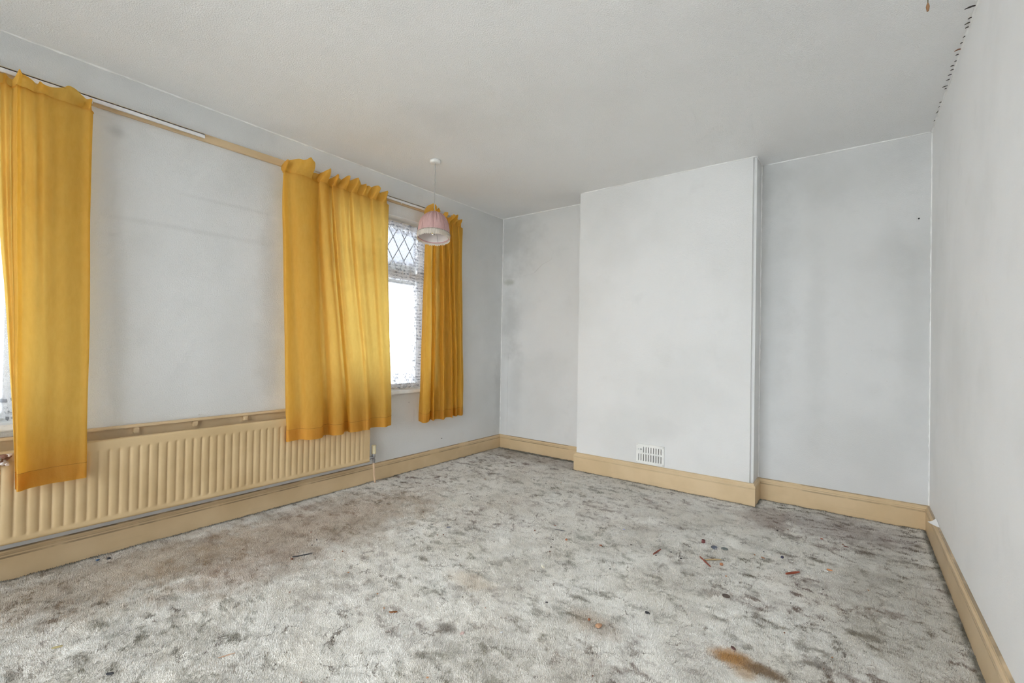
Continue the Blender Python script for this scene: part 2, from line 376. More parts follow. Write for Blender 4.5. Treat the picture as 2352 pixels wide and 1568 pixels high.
# corner beads (light line of filler along every joint)
tn = [0]
def bead(pts, r=.004, label='', mat='bead'):
    tn[0] += 1
    L = []
    for i in range(len(pts) - 1):
        a, b_ = Vector(pts[i]), Vector(pts[i + 1]); k = max(2, int((b_ - a).length / .03))
        for q in range(k + (i == len(pts) - 2)):
            p = a.lerp(b_, q / k); j = .0012
            L.append(p + Vector((random.uniform(-j, j), random.uniform(-j, j), random.uniform(-j, j))))
    rr = [r * random.uniform(.7, 1.3) for _ in L]
    return S(obj('trim_%d' % tn[0], tube(L, rr, 6), M[mat], smooth=True), label, 'trim')
bead([(0, D1, .13), (0, D1, H)], .0065, 'white bead of filler up the far left corner of the room')
bead([(0.0, YF, H), (0, D1, H)], .0065, 'white bead along the joint of window wall and ceiling')
bead([(0, D1, H), (XA, D1, H)], .0065, 'white bead along the ceiling over the left alcove')
bead([(XA, DC, H), (XB, DC, H)], .0055, 'white bead along the ceiling over the chimney breast')
bead([(XB, DC, H), (XB, D2, H)], .0055, 'short white bead on the right return of the chimney breast')
bead([(XB, D2, .13), (XB, D2, H)], .0065, 'white bead up the joint of chimney breast and right alcove')
bead([(XB, D2, H), (W, D2, H)], .0065, 'white bead along the ceiling over the right alcove')
bead([(W, D2, .13), (W, D2, H)], .006, 'white bead up the far right corner of the room')
rt = bead([(W, D2, H), (W, YF, H)], .008, 'cracked white bead along the joint of right wall and ceiling')
# dark gaps and curled flakes along the cracked joint
flk = simple('dark_gap', (.05, .045, .04), .8); brn = simple('brown_flake', (.30, .13, .06), .7)
for i, (yy, ln, ang, big) in enumerate([(2.52, .05, .5, 1), (2.60, .014, .2, 0), (2.635, .018, -.1, 0), (2.67, .016, .6, 0), (2.74, .014, .1, 0), (2.79, .015, .3, 0), (2.845, .035, .6, 1), (2.89, .014, .5, 0), (2.95, .018, .7, 0),
                                        (2.99, .02, .6, 0), (3.03, .022, .3, 0), (3.08, .018, .4, 0), (3.13, .015, .1, 0), (3.20, .026, .2, 0), (3.23, .014, .8, 0), (3.39, .014, .1, 0), (3.45, .013, .5, 0), (3.51, .016, .9, 0), (3.525, .012, .2, 0), (3.64, .012, .1, 0)]):
    bm = bmesh.new(); n = 5
    ln *= random.uniform(.55, .95); a = Vector((W - random.uniform(.006, .010), yy, H - .003)); d = Vector((-math.cos(ang), -math.sin(ang) * .6, 0)); s = Vector((0, 1, 0))
    vs = []
    for q in range(n):
        f = q / (n - 1); wd_ = .004 * (1 - abs(f - .45) * 1.4) * (1.4 if big else 1)
        c = a + d * ln * f + Vector((0, 0, -.004 - .004 * f * f * (2 if big else 1)))
        vs.append((bm.verts.new(c + s * wd_), bm.verts.new(c - s * wd_)))
    for q in range(n - 1): bm.faces.new((vs[q][0], vs[q][1], vs[q + 1][1], vs[q + 1][0]))
    r = bmesh.ops.extrude_face_region(bm, geom=list(bm.faces))
    for v in [g for g in r['geom'] if isinstance(g, bmesh.types.BMVert)]: v.co.z -= .002
    o = obj('flake', bm, brn if i == 6 else flk, rt)

# skirting boards
PROF = [(0, .0), (.018, .0), (.018, .108), (.0165, .111), (.0165, .1135), (.0195, .116), (.019, .124), (.0155, .129), (.0115, .132), (.0115, .137), (.009, .142), (.003, .145), (0, .145)]
def skirt(name, a, b, nrm, ma, mb, label, h=1.0):
    a, b, nrm = Vector(a + (0,)), Vector(b + (0,)), Vector(nrm + (0,)); d = (b - a).normalized(); L = (b - a).length
    k = max(1, int(L / .04)); bm = bmesh.new(); rings = []
    for q in range(k + 1):
        f = q / k; ring = []
        for (dd, zz) in PROF:
            e = d * (ma * dd * (1 - f) - mb * dd * f)
            wob = noise.noise(Vector((a.x + f * L * 6, a.y, zz * 9))) * .0008
            ring.append(bm.verts.new(a + (b - a) * f + e + nrm * (dd + (wob if dd > .001 else 0)) + Vector((0, 0, zz * h - .004 + (.0 if zz < .05 else wob)))))
        rings.append(ring)
    m_ = len(PROF)
    for q in range(k):
        for j in range(m_): bm.faces.new((rings[q][j], rings[q + 1][j], rings[q + 1][(j + 1) % m_], rings[q][(j + 1) % m_]))
    bm.faces.new(rings[0]); bm.faces.new(rings[-1][::-1])
    bmesh.ops.recalc_face_normals(bm, faces=bm.faces)
    return S(obj(name, bm, M['sk%g' % h]), label, 'skirting')
skirt('baseboard_left', (0, YF), (0, D1), (1, 0), 1, 1, 'beige moulded skirting running under the windows and radiator', .975)
skirt('baseboard_back_left', (0, D1), (XA, D1), (0, -1), 1, 1, 'beige skirting in the left alcove', .975)
skirt('baseboard_chimney_left', (XA, D1), (XA, DC), (-1, 0), 1, -1, 'beige skirting on the hidden left return of the chimney breast', 1.06)
skirt('baseboard_chimney', (XA, DC), (XB, DC), (0, -1), -1, -1, 'beige skirting across the front of the chimney breast', 1.1)
skirt('baseboard_chimney_right', (XB, DC), (XB, D2), (1, 0), -1, 1, 'short beige skirting on the right return of the chimney breast', 1.1)
skirt('baseboard_back_right', (XB, D2), (W, D2), (0, -1), 1, 1, 'beige skirting in the right alcove', 1.08)
skirt('baseboard_right', (W, D2), (W, YF), (-1, 0), 1, 1, 'beige scuffed skirting along the right wall', 1.08)

# carpet: real relief, fitted round the chimney breast
nx, ny = 300, 440
me_v = []; vid = {}
def cz(x, y):
    p = Vector((x, y, 0))
    return .0035 * noise.noise(p * 7) + .0030 * noise.noise(p * 22) + .0025 * noise.noise(p * 55 + Vector((4, 4, 0)))
for j in range(ny + 1):
    for i in range(nx + 1):
        x = W * i / nx; y = YF + (D1 - YF) * j / ny
        me_v.append((x, y, cz(x, y) - .004))
fs = []
for j in range(ny):
    for i in range(nx):
        x = W * (i + .5) / nx; y = YF + (D1 - YF) * (j + .5) / ny
        if XA + .02 < x < XB - .02 and y > DC + .02: continue
        if x > XB and y > D2 + .01: continue
        q = j * (nx + 1) + i; fs.append((q, q + 1, q + nx + 2, q + nx + 1))
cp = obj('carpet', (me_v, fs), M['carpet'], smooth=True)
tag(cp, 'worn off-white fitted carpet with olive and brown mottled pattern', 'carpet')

# cut pile: short leaning tufts of real yarn over the part of the floor in view
import numpy as np
rs = np.random.RandomState(3); sp_ = .0056
gx, gy = np.meshgrid(np.arange(.02, W - .02, sp_), np.arange(.15, D1 - .02, sp_))
gx = gx.ravel() + rs.uniform(-.5, .5, gx.size) * sp_; gy = gy.ravel() + rs.uniform(-.5, .5, gy.size) * sp_
keep = ~((gx > XA - .018) & (gx < XB + .018) & (gy > DC - .018)) & ~((gx > XB) & (gy > D2 - .02))
# only what the view or a step to the side of it can see
keep &= (gy > .9 - .75 * np.clip(3.0 - gx, 0, 1.2)) | (gx < 2.0)
gx, gy = gx[keep], gy[keep]; nt = gx.size
def vfield(px, py, sc, sd):                                   # smooth value noise
    r_ = np.random.RandomState(sd); g_ = r_.uniform(-1, 1, (128, 128)); a_ = px * sc + 40; b_ = py * sc + 40
    i_ = np.floor(a_).astype(int); j_ = np.floor(b_).astype(int); fx = a_ - i_; fy = b_ - j_
    fx = fx * fx * (3 - 2 * fx); fy = fy * fy * (3 - 2 * fy); i0, i1, j0, j1 = i_ % 128, (i_ + 1) % 128, j_ % 128, (j_ + 1) % 128
    return (g_[i0, j0] * (1 - fx) + g_[i1, j0] * fx) * (1 - fy) + (g_[i0, j1] * (1 - fx) + g_[i1, j1] * fx) * fy
zz = np.array([cz(a_, b_) for a_, b_ in zip(gx, gy)]) - .005
lx = .9 * vfield(gx, gy, 6, 1) + .8 * vfield(gx, gy, 17, 2) + .5 * rs.normal(size=nt); ly = .9 * vfield(gx, gy, 6, 3) + .8 * vfield(gx, gy, 17, 4) + .5 * rs.normal(size=nt)
hgt_ = .0075 * (1 + .28 * vfield(gx, gy, 22, 5) + .18 * vfield(gx, gy, 60, 6) + .16 * rs.normal(size=nt)); rad_ = .0029 * rs.uniform(.8, 1.25, nt); a0 = rs.uniform(0, 6.28, nt)
vv = np.zeros((nt, 4, 3), np.float32)
for k in range(3):
    vv[:, k, 0] = gx + rad_ * np.cos(a0 + 2.094 * k); vv[:, k, 1] = gy + rad_ * np.sin(a0 + 2.094 * k); vv[:, k, 2] = zz
vv[:, 3, 0] = gx + lx * .0036; vv[:, 3, 1] = gy + ly * .0036; vv[:, 3, 2] = zz + hgt_
b4 = np.arange(nt)[:, None] * 4
tri = (b4[:, :, None] + np.array([[0, 1, 3], [1, 2, 3], [2, 0, 3]])[None]).reshape(-1, 3)
me = D.meshes.new('pile'); me.vertices.add(nt * 4); me.vertices.foreach_set('co', vv.ravel())
me.loops.add(tri.size); me.loops.foreach_set('vertex_index', tri.ravel().astype(np.int32))
me.polygons.add(len(tri)); me.polygons.foreach_set('loop_start', np.arange(0, tri.size, 3, dtype=np.int32)); me.polygons.foreach_set('loop_total', np.full(len(tri), 3, np.int32))
me.polygons.foreach_set('use_smooth', np.ones(len(tri), bool))
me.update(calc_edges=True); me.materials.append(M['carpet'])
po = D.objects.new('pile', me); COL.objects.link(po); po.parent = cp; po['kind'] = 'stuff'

# ------------------------------------------------------------------ windows
def window(name, hole, fan=None, label=''):
    """uPVC casement in the left wall"""
    y0, y1, z0, z1 = hole; xo, xi = -.20, -.135
    root = empty(name, (xi, (y0 + y1) / 2, z0), label, 'window'); root['kind'] = 'structure'
    bm = bmesh.new(); f = .05
    box(bm, (xo, y0, z0), (xi, y0 + f, z1), .004); box(bm, (xo, y1 - f, z0), (xi, y1, z1), .004)
    box(bm, (xo, y0 + f, z0), (xi, y1 - f, z0 + f), .004); box(bm, (xo, y0 + f, z1 - f), (xi, y1 - f, z1), .004)
    ym = (y0 + y1) / 2 - .12
    box(bm, (xo, ym - .03, z0 + f), (xi, ym + .03, z1 - f), .004)
    zt = 1.72
    box(bm, (xo, ym + .03, zt - .035), (xi, y1 - f, zt + .035), .004)
    part('window_frame', bm, M['upvc'], root)
    panes = [(y0 + f, ym - .03, z0 + f, z1 - f), (ym + .03, y1 - f, z0 + f, zt - .035), (ym + .03, y1 - f, zt + .035, z1 - f)]
    for k, (a, b_, c_, d_) in enumerate(panes):
        g = part('pane', B((-.172, a, c_), (-.166, b_, d_)), M['glass'], root)
        if k == 2 or k == 0:
            lb = bmesh.new(); dy, dz = .125, .20
            if k == 0: c_ = zt
            # diamond lattice of lead strips, clipped to the pane
            for sgn in (1, -1):
                s0 = -40
                for q in range(s0, 40):
                    # line: (y-a)/dy - sgn*(z-c_)/dz = q
                    pts = []
                    for (yy) in (a, b_):
                        zz = c_ + sgn * ((yy - a) / dy - q) * dz
                        if c_ <= zz <= d_: pts.append((yy, zz))
                    for zz in (c_, d_):
                        yy = a + dy * (q + sgn * (zz - c_) / dz)
                        if a < yy < b_: pts.append((yy, zz))
                    if len(pts) == 2 and math.dist(pts[0], pts[1]) > .01:
                        tube([(-.163, *pts[0]), (-.163, *pts[1])], .0038, 4, lb)
            part('lead_lattice', lb, M['lead'], root)
    sl = B((-.135, y0, z0), (-.0, y1, z0 + .012)); box(sl, (-.0, y0 - .03, z0 - .016), (.045, y1 + .03, z0 + .012), .005)
    part('window_sill', sl, M['white'], root, label='white painted window board')
    # white painted reveal lining
    bm = bmesh.new(); box(bm, (-.135, y0, z0 + .012), (-.002, y0 + .004, z1)); box(bm, (-.135, y1 - .004, z0 + .012), (-.002, y1, z1)); box(bm, (-.135, y0, z1 - .004), (-.002, y1, z1))
    part('reveal_lining', bm, M['white'], root)
    return root
window('window_1', WIN1, label='white framed window at the left edge, behind the nearest amber curtain')
window('window_2', WIN2, label='white framed window with leaded diamond top light, between two amber curtains')
def added_window():  # unseen glazed opening, added to fill the room with sky light
    x0, x1, z0, z1 = ADDED_WIN
    root = empty('added_fill_window', ((x0 + x1) / 2, YF - .15, z0), 'wide white glazed opening added behind the viewpoint to light the room', 'window'); root['kind'] = 'structure'
    bm = bmesh.new(); f = .05; a, b_ = YF - .2, YF - .135
    for xx in (x0, x0 + 1.03, x0 + 2.09, x1 - f): box(bm, (xx, a, z0), (xx + f, b_, z1), .004)
    box(bm, (x0, a, z0), (x1, b_, z0 + f), .004); box(bm, (x0, a, z1 - f), (x1, b_, z1), .004)
    part('window_frame', bm, M['upvc'], root)
    part('pane', B((x0 + f, YF - .17, z0 + f), (x1 - f, YF - .165, z1 - f)), M['glass'], root)
added_window()

# net curtain in window 2 (and a plain run in window 1)
def net(y0, y1, z0, z1, x, label):
    n, k = 160, 30; vs = []
    for j in range(k + 1):
        z = z0 + (z1 - z0) * j / k
        for i in range(n + 1):
            f = i / n; y = y0 + (y1 - y0) * f; ph = y * 75 + 1.5 * math.sin(y * 9)
            zz = z + (.008 * math.sin(y * 110) if j == 0 else 0)
            vs.append((x + .006 * math.sin(ph) * (1.1 - .3 * j / k), y + .003 * math.cos(ph), zz))
    fs = [(j * (n + 1) + i, j * (n + 1) + i + 1, (j + 1) * (n + 1) + i + 1, (j + 1) * (n + 1) + i) for j in range(k) for i in range(n)]
    r = empty('net_curtain', (x, (y0 + y1) / 2, z0), label, 'net curtain')
    part('net', (vs, fs), M['net'], r, True)
    part('wire', tube([(x, y0 - .005, z1), (x, y1 + .005, z1)], .003, 6), M['white'], r, True)
net(WIN2[0] + .012, WIN2[1] - .012, .722, 2.165, -.075, 'white lace net curtain hanging in the window between the two far amber curtains')
net(WIN1[0] + .012, WIN1[1] - .012, .722, 2.165, -.075, 'white net curtain in the window at the left edge')

# ------------------------------------------------------------------ curtain batten and tracks
bt = obj('curtain_batten', B((0, YF + .05, 2.288), (.019, 3.14, 2.332), .002), M['beige'])
tag(bt, 'long beige painted timber batten under the ceiling, carrying the curtain tracks', 'batten')
def track(y0, y1, label):
    r = empty('curtain_track', (.019, (y0 + y1) / 2, 2.31), label, 'curtain rail', 'white plastic curtain tracks on the batten')
    bm = bmesh.new()
    box(bm, (.031, y0, 2.300), (.035, y1, 2.322)); box(bm, (.022, y0, 2.318), (.035, y1, 2.322)); box(bm, (.027, y0, 2.300), (.031, y1, 2.303))
    part('rail', bm, M['track'], r)
    bm = bmesh.new(); yy = y0 + .04
    while yy < y1: part('bracket', B((.019, yy - .008, 2.303), (.032, yy + .008, 2.319)), M['track'], r); yy += .42
    for k in range(int((y1 - y0) / .45)):
        part('glider', B((.024, y0 + .06 + k * .45 - .004, 2.292), (.031, y0 + .06 + k * .45 + .004, 2.300)), M['track'], r)
track(-.9, 1.005, 'white curtain track on the batten above the radiator, ending mid wall')
track(1.50, 3.12, 'white curtain track on the batten above the far window')

# ------------------------------------------------------------------ curtains
def catmull(P, f):
    n = len(P) - 1; x = min(max(f * n, 0), n - 1e-6); i = int(x); t_ = x - i
    p0, p1, p2, p3 = P[max(i - 1, 0)], P[i], P[i + 1], P[min(i + 2, n)]
    return [.5 * (2 * b_ + (c_ - a_) * t_ + (2 * a_ - 5 * b_ + 4 * c_ - d_) * t_ ** 2 + (-a_ + 3 * b_ - 3 * c_ + d_) * t_ ** 3) for a_, b_, c_, d_ in zip(p0, p1, p2, p3)]
def curtain(P, ztop, zbot, label, seed, headh=(.05, .10), creases=(), curl=1., low=.074):
    N = 26 * (len(P) - 1); K = 90
    r = empty('curtain', (.08, sum(p[0] for p in P) / len(P), zbot), label, 'curtain', 'amber curtains on the window wall')
    rnd = random.Random(seed)
    cols = [catmull(P, i / N) for i in range(N + 1)]
    xm = sum(p[1] for p in P) / len(P)
    def pt(i, z):
        yt, xt, yb, xb = cols[i]; t_ = (ztop - z) / (ztop - zbot); s = min(max(t_, 0), 1); s = s * s * (3 - 2 * s) * .6 + s * .4
        g = .55 + .45 * min(1, max(t_, 0) * 5)                   # gathers are tighter at the tape
        x = xm * .85 + (xt - xm * .85) * g; x = x + (xb - x) * s; y = yt + (yb - yt) * s
        q = Vector((y * 9, z * 2.2, seed))
        x += .006 * noise.noise(q) + .0025 * noise.noise(q * 3.1); y += .005 * noise.noise(q + Vector((9, 0, 0)))
        for cz_, lim in creases:
            if i / N < lim: x -= .0035 * math.exp(-((z - cz_ - .01 * noise.noise(Vector((y * 7, 0, 0)))) / .005) ** 2)
        lo = .048 + low * min(1, max(0, (.70 - z) / .12))
        x = lo + .004 * math.log(1 + math.exp((x - lo) / .004)) if x - lo < .05 else x
        return Vector((x, y, z))
    def sheet(rows, name, mat=M['curtain']):
        vs = [tuple(v) for row in rows for v in row]; n = N + 1
        fs = [(j * n + i, j * n + i + 1, (j + 1) * n + i + 1, (j + 1) * n + i) for j in range(len(rows) - 1) for i in range(N)]
        return part(name, (vs, fs), mat, r, True)
    zh = zbot + .075
    body = []
    for j in range(K + 1):
        z = ztop + (zbot - ztop) * j / K
        body.append([pt(i, z) + (Vector((0, 0, .006 * noise.noise(Vector((cols[i][2] * 6, seed, 0))))) if j > K - 8 else Vector()) for i in range(N + 1)])
    sheet(body, 'drape')
    # hem: second layer behind the bottom
    hem = []
    for j in range(7):
        z = zh + (zbot - zh) * j / 6
        hem.append([pt(i, z) + Vector((-.0025, 0, .006 * noise.noise(Vector((cols[i][2] * 6, seed, 0))) * j / 6)) for i in range(N + 1)])
    sheet(hem, 'hem')
    st = [pt(i, zh) + Vector((.0012, 0, 0)) for i in range(N + 1)]
    part('hem_stitching', tube(st, .0008, 4), M['stitch'], r)
    # ruffled heading above the tape
    head = []
    R = 14
    for j in range(R + 1):
        f = j / R; row = []
        for i in range(N + 1):
            b_ = pt(i, ztop); yy = b_.y
            w = noise.noise(Vector((yy * 13, seed * 3.1, 0))); w2 = noise.noise(Vector((yy * 30 + 5, seed, 0)))
            hgt = headh[0] + (headh[1] - headh[0]) * (.45 + .6 * w)
            lean = (.012 + .05 * max(0, w2 + .35)) * curl
            fold = .035 * math.tanh((cols[i][1] - xm) / .03)
            z = ztop + hgt * (f - .45 * f * f * max(0, w2)) + .06 * fold * f
            fold = cols[i][1] - xm
            fold = .035 * math.tanh(fold / .03)
            x = b_.x + fold * 1.5 * f + (fold * 1.2 * math.sin(f * 3.14)) + lean * f ** 1.3 + .012 * math.sin(yy * 95 + seed) * f + .010 * w2 * math.sin(f * 3.1)
            y_ = yy + .020 * f * noise.noise(Vector((yy * 22, 7, seed))) + .010 * w * f
            row.append(Vector((max(x, .040), y_, z)))
        head.append(row)
    sheet(head, 'heading')
    # gathered tape at the neck
    part('heading_tape', tube([pt(i, ztop) + Vector((-.004, 0, -.002)) for i in range(0, N + 1, 2)], .004, 5), M['curtain'], r, True)
    return r
M['stitch'] = simple('brown_thread', (.50, .26, .05), .8)
C2 = [(1.45, 0.055, 1.483, 0.107), (1.443, 0.1, 1.479, 0.149), (1.481, 0.08, 1.561, 0.143), (1.51, 0.127, 1.584, 0.185), (1.559, 0.147, 1.625, 0.203), (1.606, 0.127, 1.689, 0.191), (1.657, 0.073, 1.74, 0.119), (1.69, 0.066, 1.774, 0.113), (1.682, 0.12, 1.787, 0.179), (1.716, 0.134, 1.845, 0.191), (1.772, 0.066, 1.905, 0.119), (1.796, 0.06, 1.933, 0.113), (1.78, 0.127, 1.923, 0.173), (1.842, 0.08, 1.973, 0.185), (1.87, 0.12, 2.023, 0.167), (1.932, 0.073, 2.049, 0.173), (1.945, 0.12, 2.075, 0.179), (2.016, 0.08, 2.138, 0.113), (2.039, 0.114, 2.185, 0.125), (2.108, 0.08, 2.204, 0.155), (2.124, 0.114, 2.227, 0.179), (2.2, 0.087, 2.265, 0.161), (2.235, 0.107, 2.305, 0.143), (2.299, 0.055, 2.321, 0.115)]
C3 = [(2.709, 0.05, 2.681, 0.044), (2.679, 0.101, 2.663, 0.088), (2.661, 0.149, 2.633, 0.154), (2.708, 0.125, 2.693, 0.154), (2.773, 0.065, 2.795, 0.066), (2.794, 0.065, 2.795, 0.077), (2.754, 0.131, 2.765, 0.143), (2.842, 0.065, 2.843, 0.077), (2.88, 0.059, 2.891, 0.088), (2.854, 0.125, 2.887, 0.143), (2.94, 0.065, 2.974, 0.077), (2.95, 0.083, 3.015, 0.11), (2.931, 0.125, 2.998, 0.143), (3.013, 0.071, 3.077, 0.077), (3.005, 0.113, 3.072, 0.127), (3.1, 0.065, 3.136, 0.077), (3.099, 0.101, 3.155, 0.11), (3.175, 0.05, 3.244, 0.044)]
C1 = [(0.512, 0.045, 0.507, 0.125), (0.498, 0.09, 0.5, 0.135), (0.469, 0.075, 0.477, 0.13), (0.412, 0.1, 0.433, 0.137), (0.37, 0.09, 0.397, 0.137), (0.335, 0.12, 0.368, 0.145), (0.311, 0.09, 0.339, 0.153), (0.28, 0.13, 0.307, 0.161), (0.263, 0.12, 0.289, 0.177), (0.250, 0.14, 0.273, 0.185), (0.246, 0.09, 0.272, 0.169), (0.237, 0.05, 0.274, 0.137), (0.219, 0.08, 0.273, 0.129), (0.201, 0.05, 0.272, 0.125), (0.183, 0.09, 0.271, 0.137)]
curtain(C1, 2.235, .435, 'amber curtain at the left edge of the view, hanging in front of the radiator end', 3, (.02, .085), [(1.385, .5), (.905, .5)], .7)
curtain(C2, 2.235, .455, 'widest amber curtain, glowing in the middle of the window wall', 11, (.055, .115))
curtain(C3, 2.235, .432, 'narrow amber curtain behind the pink lampshade, nearest the far corner', 5, (.05, .10), low=-.008)
sp = obj('curtain_spot', B((.11, .432, .995), (.113, .436, 1.003)), brn)
D.objects.remove(sp)

# ------------------------------------------------------------------ rail with brackets above radiator
r = empty('wall_rail', (0, .5, .60), 'beige painted wooden rail with small brackets on the wall just above the radiator', 'rail')
part('top_lip', B((0, -1.0, .638), (.032, 1.78, .652), .002), M['beige'], r)
part('backboard', B((0, -1.0, .580), (.008, 1.78, .638)), M['beige'], r)
for k in range(-5, 5):
    y = .995 + .2735 * k
    part('bracket', B((.008, y - .012, .606), (.026, y + .012, .638), .002), M['beige'], r)

# ------------------------------------------------------------------ radiator
r = empty('radiator', (.09, .6, .19), 'long beige painted panel radiator with vertical flutes under the windows', 'radiator')
Y0, Y1 = -1.02, 2.135; pitch = .0405
ys = []
n = int((Y1 - .03 - Y0) / pitch * 16)
cols_ = []
k0 = Y0
y = Y0; N = int((Y1 - Y0) / .0025)
rows = [(.184, 'b0'), (.189, 'b1'), (.197, 'b2'), (.206, 'b3'), (.213, 'f'), (.217, 'f1'), (.221, 'f2'), (.228, 'F'), (.34, 'F'), (.45, 'F'), (.535, 'F'), (.543, 'f2'), (.549, 'f1'), (.555, 'f'), (.560, 't'), (.590, 't'), (.597, 't1'), (.600, 't2')]
vs = []
for (z, kd) in rows:
    for i in range(N + 1):
        y = Y0 + (Y1 - Y0) * i / N
        ph = ((y - .557) / pitch) % 1.0
        # wide raised rib, narrow groove
        g = abs(2 * ph - 1) ** 2.6
        endm = 1 if y < Y1 - .045 else 0
        rib = -.0068 * g
        amt = {'F': 1, 'f2': .85, 'f1': .4, 'f': 0}.get(kd, 0) * endm
        x = .105 + rib * amt - (0 if amt else 0)
        if kd == 'b0': x = .095
        if kd == 'b1': x = .108
        if kd == 'b2': x = .112
        if kd == 'b3': x = .107
        if kd == 't1': x = .103
        if kd == 't2': x = .096
        vs.append((x, y, z))
n = N + 1
fs = [(j * n + i, j * n + i + 1, (j + 1) * n + i + 1, (j + 1) * n + i) for j in range(len(rows) - 1) for i in range(N)]
part('front_panel', (vs, fs), M['radiator'], r, True)
part('back_panel', B((.060, Y0, .194), (.094, Y1 - .001, .598), .003), M['radiator'], r)
bm = bmesh.new(); box(bm, (.062, Y1 - .004, .192), (.106, Y1 + .002, .6), .001)
part('end_seam', bm, M['radiator'], r)
for yy in (-.6, .55, 1.7):
    part('wall_bracket', B((.002, yy - .015, .30), (.060, yy + .015, .56)), M['radiator'], r)
v = part('valve_head', lathe([(0, .0), (.017, 0), (.0175, .004), (.0185, .012), (.0165, .014), (.0165, .055), (.0185, .06), (.0175, .068), (0, .070)], (.085, 2.19, .238), 20), simple('aged_cream_plastic', (.70, .62, .40), .45), r, True, 'aged cream thermostatic valve head')
M['chrome'] = simple('dull_chrome', (.42, .42, .44), .3, .9)
bm = lathe([(0, 0), (.013, 0), (.013, .012), (.010, .014), (.0115, .030), (.0135, .032), (.0135, .048), (.012, .052), (0, .053)], (.085, 2.19, .183), 12)
tube([(.085, 2.185, .212), (.085, 2.160, .212)], .0095, 10, bm); tube([(.085, 2.162, .212), (.085, 2.134, .212)], .012, 6, bm)
tube([(.085, 2.19, .185), (.085, 2.19, .168)], .011, 8, bm)
part('valve_body', bm, M['chrome'], r, False, 'dull chrome valve body')
part('pipe', tube([(.085, 2.19, .170), (.085, 2.192, .13), (.083, 2.198, .07), (.079, 2.208, .02), (.077, 2.212, .009)], .0075, 10), simple('pinkish_beige_pipe_paint', (.66, .47, .31), .45), r, True, 'pinkish beige painted pipe')

# scrap on the radiator top by curtain 1
rr = random.Random(4)
sc = empty('crumpled_scrap', (.10, .20, .605), 'crumpled brown and white scrap on the radiator top at the left edge of the view', 'scrap')
mats = [simple('brown_scrap', (.25, .12, .08), .8), simple('pale_scrap', (.75, .68, .66), .7)]
for k in range(2):
    bm = bmesh.new()
    for q in range(16):
        c = Vector((.118 + rr.uniform(-.004, .012), .228 + rr.uniform(-.04, .03), .58 + rr.uniform(-.04, .012)))
        rr_ = bmesh.ops.create_icosphere(bm, subdivisions=1, radius=rr.uniform(.007, .014))
        for v_ in rr_['verts']: v_.co = Vector((v_.co.x * rr.uniform(.6, 1.3) * .8, v_.co.y * rr.uniform(.6, 1.5), v_.co.z * rr.uniform(.4, 1.1))) + c
    part('dry_piece', bm, mats[k], sc)

# ------------------------------------------------------------------ pendant lamp
PX, PY = .557, 2.346
r = empty('pendant_lamp', (PX, PY, H), 'pink fabric dome lampshade with cream fringe hanging from the ceiling', 'ceiling lamp')
part('ceiling_rose', lathe([(0, -.026), (.030, -.026), (.039, -.022), (.041, -.016), (.041, -.001), (0, -.001)], (PX, PY, H), 36), simple('white_rose_plastic', (.82, .82, .80), .4), r, True, 'white round ceiling rose')
part('cord', tube([(PX, PY, 2.475), (PX + .001, PY, 2.38), (PX - .001, PY + .001, 2.25), (PX, PY, 2.10)], .0028, 8), simple('grey_flex', (.42, .41, .40), .6), r, True)
def dome(z):  # radius at height above rim (0 .. .185)
    return 0
prof = [(.0, .196), (.018, .197), (.034, .190), (.055, .178), (.078, .158), (.097, .130), (.110, .098), (.117, .064), (.119, .030), (.117, .0)]
Z0 = 1.915
def ribs(a, z):
    k = 8; ph = (a * k / (2 * math.pi)) % 1; s = abs(math.sin(ph * math.pi)); up = max(0, min(1, (z - .07) / .12))
    return 1 + .035 * (s ** .5) - .02 + up * .12 * math.sin(a * 24 + 1.2 * math.sin(3 * a)) * (.4 + .6 * abs(math.sin(a * 4 + 1)))
fine = []
for i in range(len(prof) - 1):
    for q in range(3):
        f = q / 3; fine.append((prof[i][0] * (1 - f) + prof[i + 1][0] * f, prof[i][1] * (1 - f) + prof[i + 1][1] * f))
fine.append(prof[-1])
lin = [(a_ * .965, b_ * .97) for a_, b_ in fine]
TILT = Matrix.Translation(Vector((PX, PY, 2.02))) @ Matrix.Rotation(math.radians(-9), 4, Vector((.797, .604, 0))) @ Matrix.Translation(-Vector((PX, PY, 2.02)))
sh = part('lamp_shade', lathe(fine, (PX, PY, Z0), 144, None, ribs), M['shade'], r, True)
part('lining', lathe(lin, (PX, PY, Z0), 96, None, ribs), simple('painted_lit_lining', (.90, .84, .82), .7), sh, True, 'added inner lining, pale as if lit by the window')  # added layer, window light inside the shade put into its pale colour
bm = bmesh.new()
for k in range(8):
    a = 2 * math.pi * k / 8
    pts = [(PX + (rad * .985 + .001) * math.cos(a), PY + (rad * .985 + .001) * math.sin(a), Z0 + z) for rad, z in prof[1:]]
    tube(pts, .0016, 5, bm)
o = part('shade_rib', bm, simple('dark_pink_piping', (.55, .33, .32), .7), sh)
